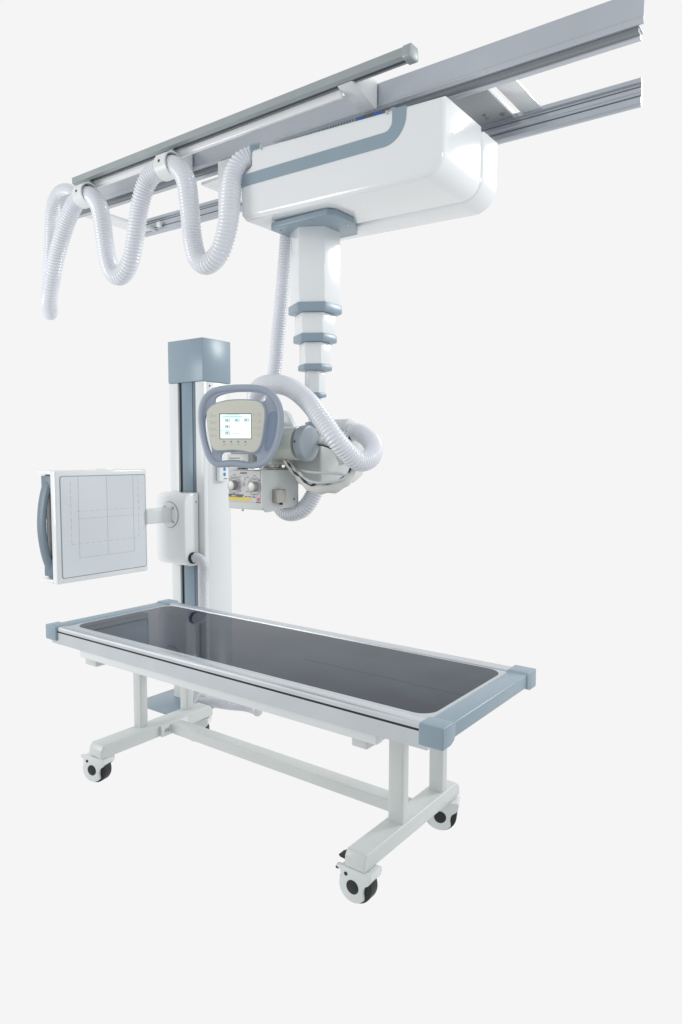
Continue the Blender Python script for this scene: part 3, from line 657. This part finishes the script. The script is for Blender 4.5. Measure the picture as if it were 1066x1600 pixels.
h = MB(); hose(h, [(-2.990, 2.648, 0.886), (-2.965, 2.652, 0.888), (-2.930, 2.652, 0.872), (-2.900, 2.645, 0.83), (-2.884, 2.62, 0.77), (-2.884, 2.62, 0.69), (-2.895, 2.62, 0.56), (-2.905, 2.615, 0.40), (-2.912, 2.61, 0.25), (-2.935, 2.605, 0.15), (-2.985, 2.60, 0.066), (-3.05, 2.62, 0.048)], 0.0265, 0.010)
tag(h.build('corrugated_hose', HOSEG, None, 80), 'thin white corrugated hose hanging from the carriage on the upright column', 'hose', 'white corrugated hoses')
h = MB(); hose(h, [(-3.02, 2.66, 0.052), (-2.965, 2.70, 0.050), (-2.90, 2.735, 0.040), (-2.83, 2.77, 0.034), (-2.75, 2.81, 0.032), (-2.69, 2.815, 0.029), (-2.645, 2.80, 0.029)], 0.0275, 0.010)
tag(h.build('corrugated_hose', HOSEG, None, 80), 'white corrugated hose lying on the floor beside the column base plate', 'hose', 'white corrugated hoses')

W = thing('cable_sleeve', (-1.68, 2.12, 1.37), 'white cloth cable sleeve with black seam drooping below the tube', 'cable sleeve')
p = spline([(-1.85, 2.12, 1.452), (-1.824, 2.11, 1.430), (-1.785, 2.10, 1.400), (-1.735, 2.09, 1.368), (-1.682, 2.09, 1.338), (-1.640, 2.11, 1.338), (-1.596, 2.15, 1.350), (-1.575, 2.19, 1.384), (-1.585, 2.215, 1.43), (-1.62, 2.23, 1.47)], 0.008)
MB().tube(p, 0.009, n=14, ry=0.021, up=(0.15, -0.35, 1), rf=lambda i: 1 + 0.14*math.sin(i*0.9) + 0.10*math.sin(i*0.37+1)).build('sleeve', FABRIC, W, 80)
p = spline([(-1.85, 2.105, 1.466), (-1.822, 2.094, 1.444), (-1.790, 2.084, 1.420), (-1.765, 2.078, 1.398), (-1.735, 2.074, 1.382), (-1.705, 2.072, 1.362), (-1.678, 2.074, 1.350), (-1.655, 2.084, 1.362), (-1.630, 2.100, 1.358), (-1.600, 2.130, 1.366), (-1.572, 2.165, 1.395), (-1.568, 2.19, 1.435)], 0.006)
MB().tube(p, 0.0020, n=8, ry=0.0036, rf=lambda i: 1 + 0.5*math.sin(i*0.7)).build('seam', BLACK, W, 80)
p = spline([(-1.76, 2.19, 1.52), (-1.727, 2.19, 1.519), (-1.705, 2.19, 1.514), (-1.679, 2.19, 1.505), (-1.655, 2.19, 1.492), (-1.632, 2.19, 1.463), (-1.621, 2.2, 1.424)], 0.008)
MB().tube(p, 0.013, n=12, rf=lambda i: 1 + 0.12*math.sin(i*1.7)).build('sleeve', FABRIC, W, 80)
p = spline([(-1.73, 2.175, 1.506), (-1.70, 2.172, 1.503), (-1.675, 2.174, 1.496), (-1.655, 2.174, 1.489)], 0.008)
MB().tube(p, 0.0026, n=8).build('seam', BLACK, W, 80)
Q = thing('signal_cable', (-1.70, 2.10, 1.40), 'two thin grey cables curving between tube and swivel body', 'cable')
for pts in ([(-1.80, 2.13, 1.412), (-1.735, 2.105, 1.403), (-1.67, 2.105, 1.398), (-1.60, 2.135, 1.396), (-1.568, 2.16, 1.385)], [(-1.79, 2.12, 1.394), (-1.72, 2.08, 1.378), (-1.66, 2.075, 1.362), (-1.60, 2.11, 1.365), (-1.57, 2.145, 1.38), (-1.575, 2.175, 1.40)]):
    MB().tube(spline(pts, 0.01), 0.0052, n=10).build('cable', CABLE, Q, 80)

# ------------------------------------------------------------------ CAMERA
f, pit, yw, roll, hh = 1094.12, 0.0814, 0.6374, 0.0035, 1.4666
Fv = Vector((-math.sin(yw)*math.cos(pit), math.cos(yw)*math.cos(pit), -math.sin(pit)))
Rv = Fv.cross(Vector((0, 0, 1))).normalized(); Uv = Rv.cross(Fv)
R2 = Rv*math.cos(roll)+Uv*math.sin(roll); U2 = Uv*math.cos(roll)-Rv*math.sin(roll)
cd = bpy.data.cameras.new('camera'); cam = bpy.data.objects.new('camera', cd); COL.objects.link(cam)
cd.sensor_fit = 'HORIZONTAL'; cd.sensor_width = 36; cd.lens = f*36/1066; cd.clip_start = 0.05; cd.clip_end = 200
cam.matrix_world = Matrix(((R2.x, U2.x, -Fv.x, 0), (R2.y, U2.y, -Fv.y, 0), (R2.z, U2.z, -Fv.z, hh), (0, 0, 0, 1)))
sc.camera = cam

# ------------------------------------------------------------------ LIGHT
w = bpy.data.worlds.new('World'); sc.world = w; w.use_nodes = True
nt = w.node_tree; bg = nt.nodes['Background']
tc = nt.nodes.new('ShaderNodeTexCoord')
dp = nt.nodes.new('ShaderNodeVectorMath'); dp.operation = 'DOT_PRODUCT'
dp.inputs[1].default_value = (-math.sin(yw), math.cos(yw), 0)
nt.links.new(tc.outputs['Generated'], dp.inputs[0])
rmp = nt.nodes.new('ShaderNodeValToRGB')
rmp.color_ramp.elements[0].position = 0.20; rmp.color_ramp.elements[0].color = (0.66, 0.68, 0.69, 1)
rmp.color_ramp.elements[1].position = 0.62; rmp.color_ramp.elements[1].color = (0.913, 0.913, 0.913, 1)
mr = nt.nodes.new('ShaderNodeMapRange'); mr.inputs['From Min'].default_value = -1; mr.inputs['From Max'].default_value = 1
nt.links.new(dp.outputs['Value'], mr.inputs['Value']); nt.links.new(mr.outputs['Result'], rmp.inputs['Fac'])
nt.links.new(rmp.outputs['Color'], bg.inputs['Color']); bg.inputs['Strength'].default_value = 1.0
def area(name, loc, target, power, size, sy=None, col=(1, 1, 1)):
    d = bpy.data.lights.new(name, 'AREA'); d.energy = power; d.color = col; d.shape = 'RECTANGLE'; d.size = size; d.size_y = sy or size
    o = bpy.data.objects.new(name, d); o.location = loc; COL.objects.link(o)
    o.rotation_euler = (Vector(target)-Vector(loc)).to_track_quat('-Z', 'Y').to_euler()
    return o
area('window_light', (1.6, 7.6, 4.3), (-1.2, 2.2, 2.3), 190, 1.5, 1.5, (0.95, 0.98, 1))
area('right_lamp', (3.2, 2.4, 2.6), (-1.3, 2.2, 1.6), 8, 1.5, 1.5, (0.95, 0.98, 1))
area('rail_glow_fill', (0.75, 1.9, 2.65), (-0.75, 2.66, 2.74), 9, 0.35, 0.35, (0.95, 0.97, 1))  # fill light added out of view to make the far rail end glow
area('side_lamp', (-4.6, -0.6, 1.6), (-2.9, 2.2, 1.6), 46, 1.4, 1.4)

sc.view_settings.view_transform = 'Standard'; sc.view_settings.look = 'None'
sc.view_settings.exposure = 0; sc.view_settings.gamma = 1; sc.view_settings.use_curve_mapping = False
sc.cycles.max_bounces = 8
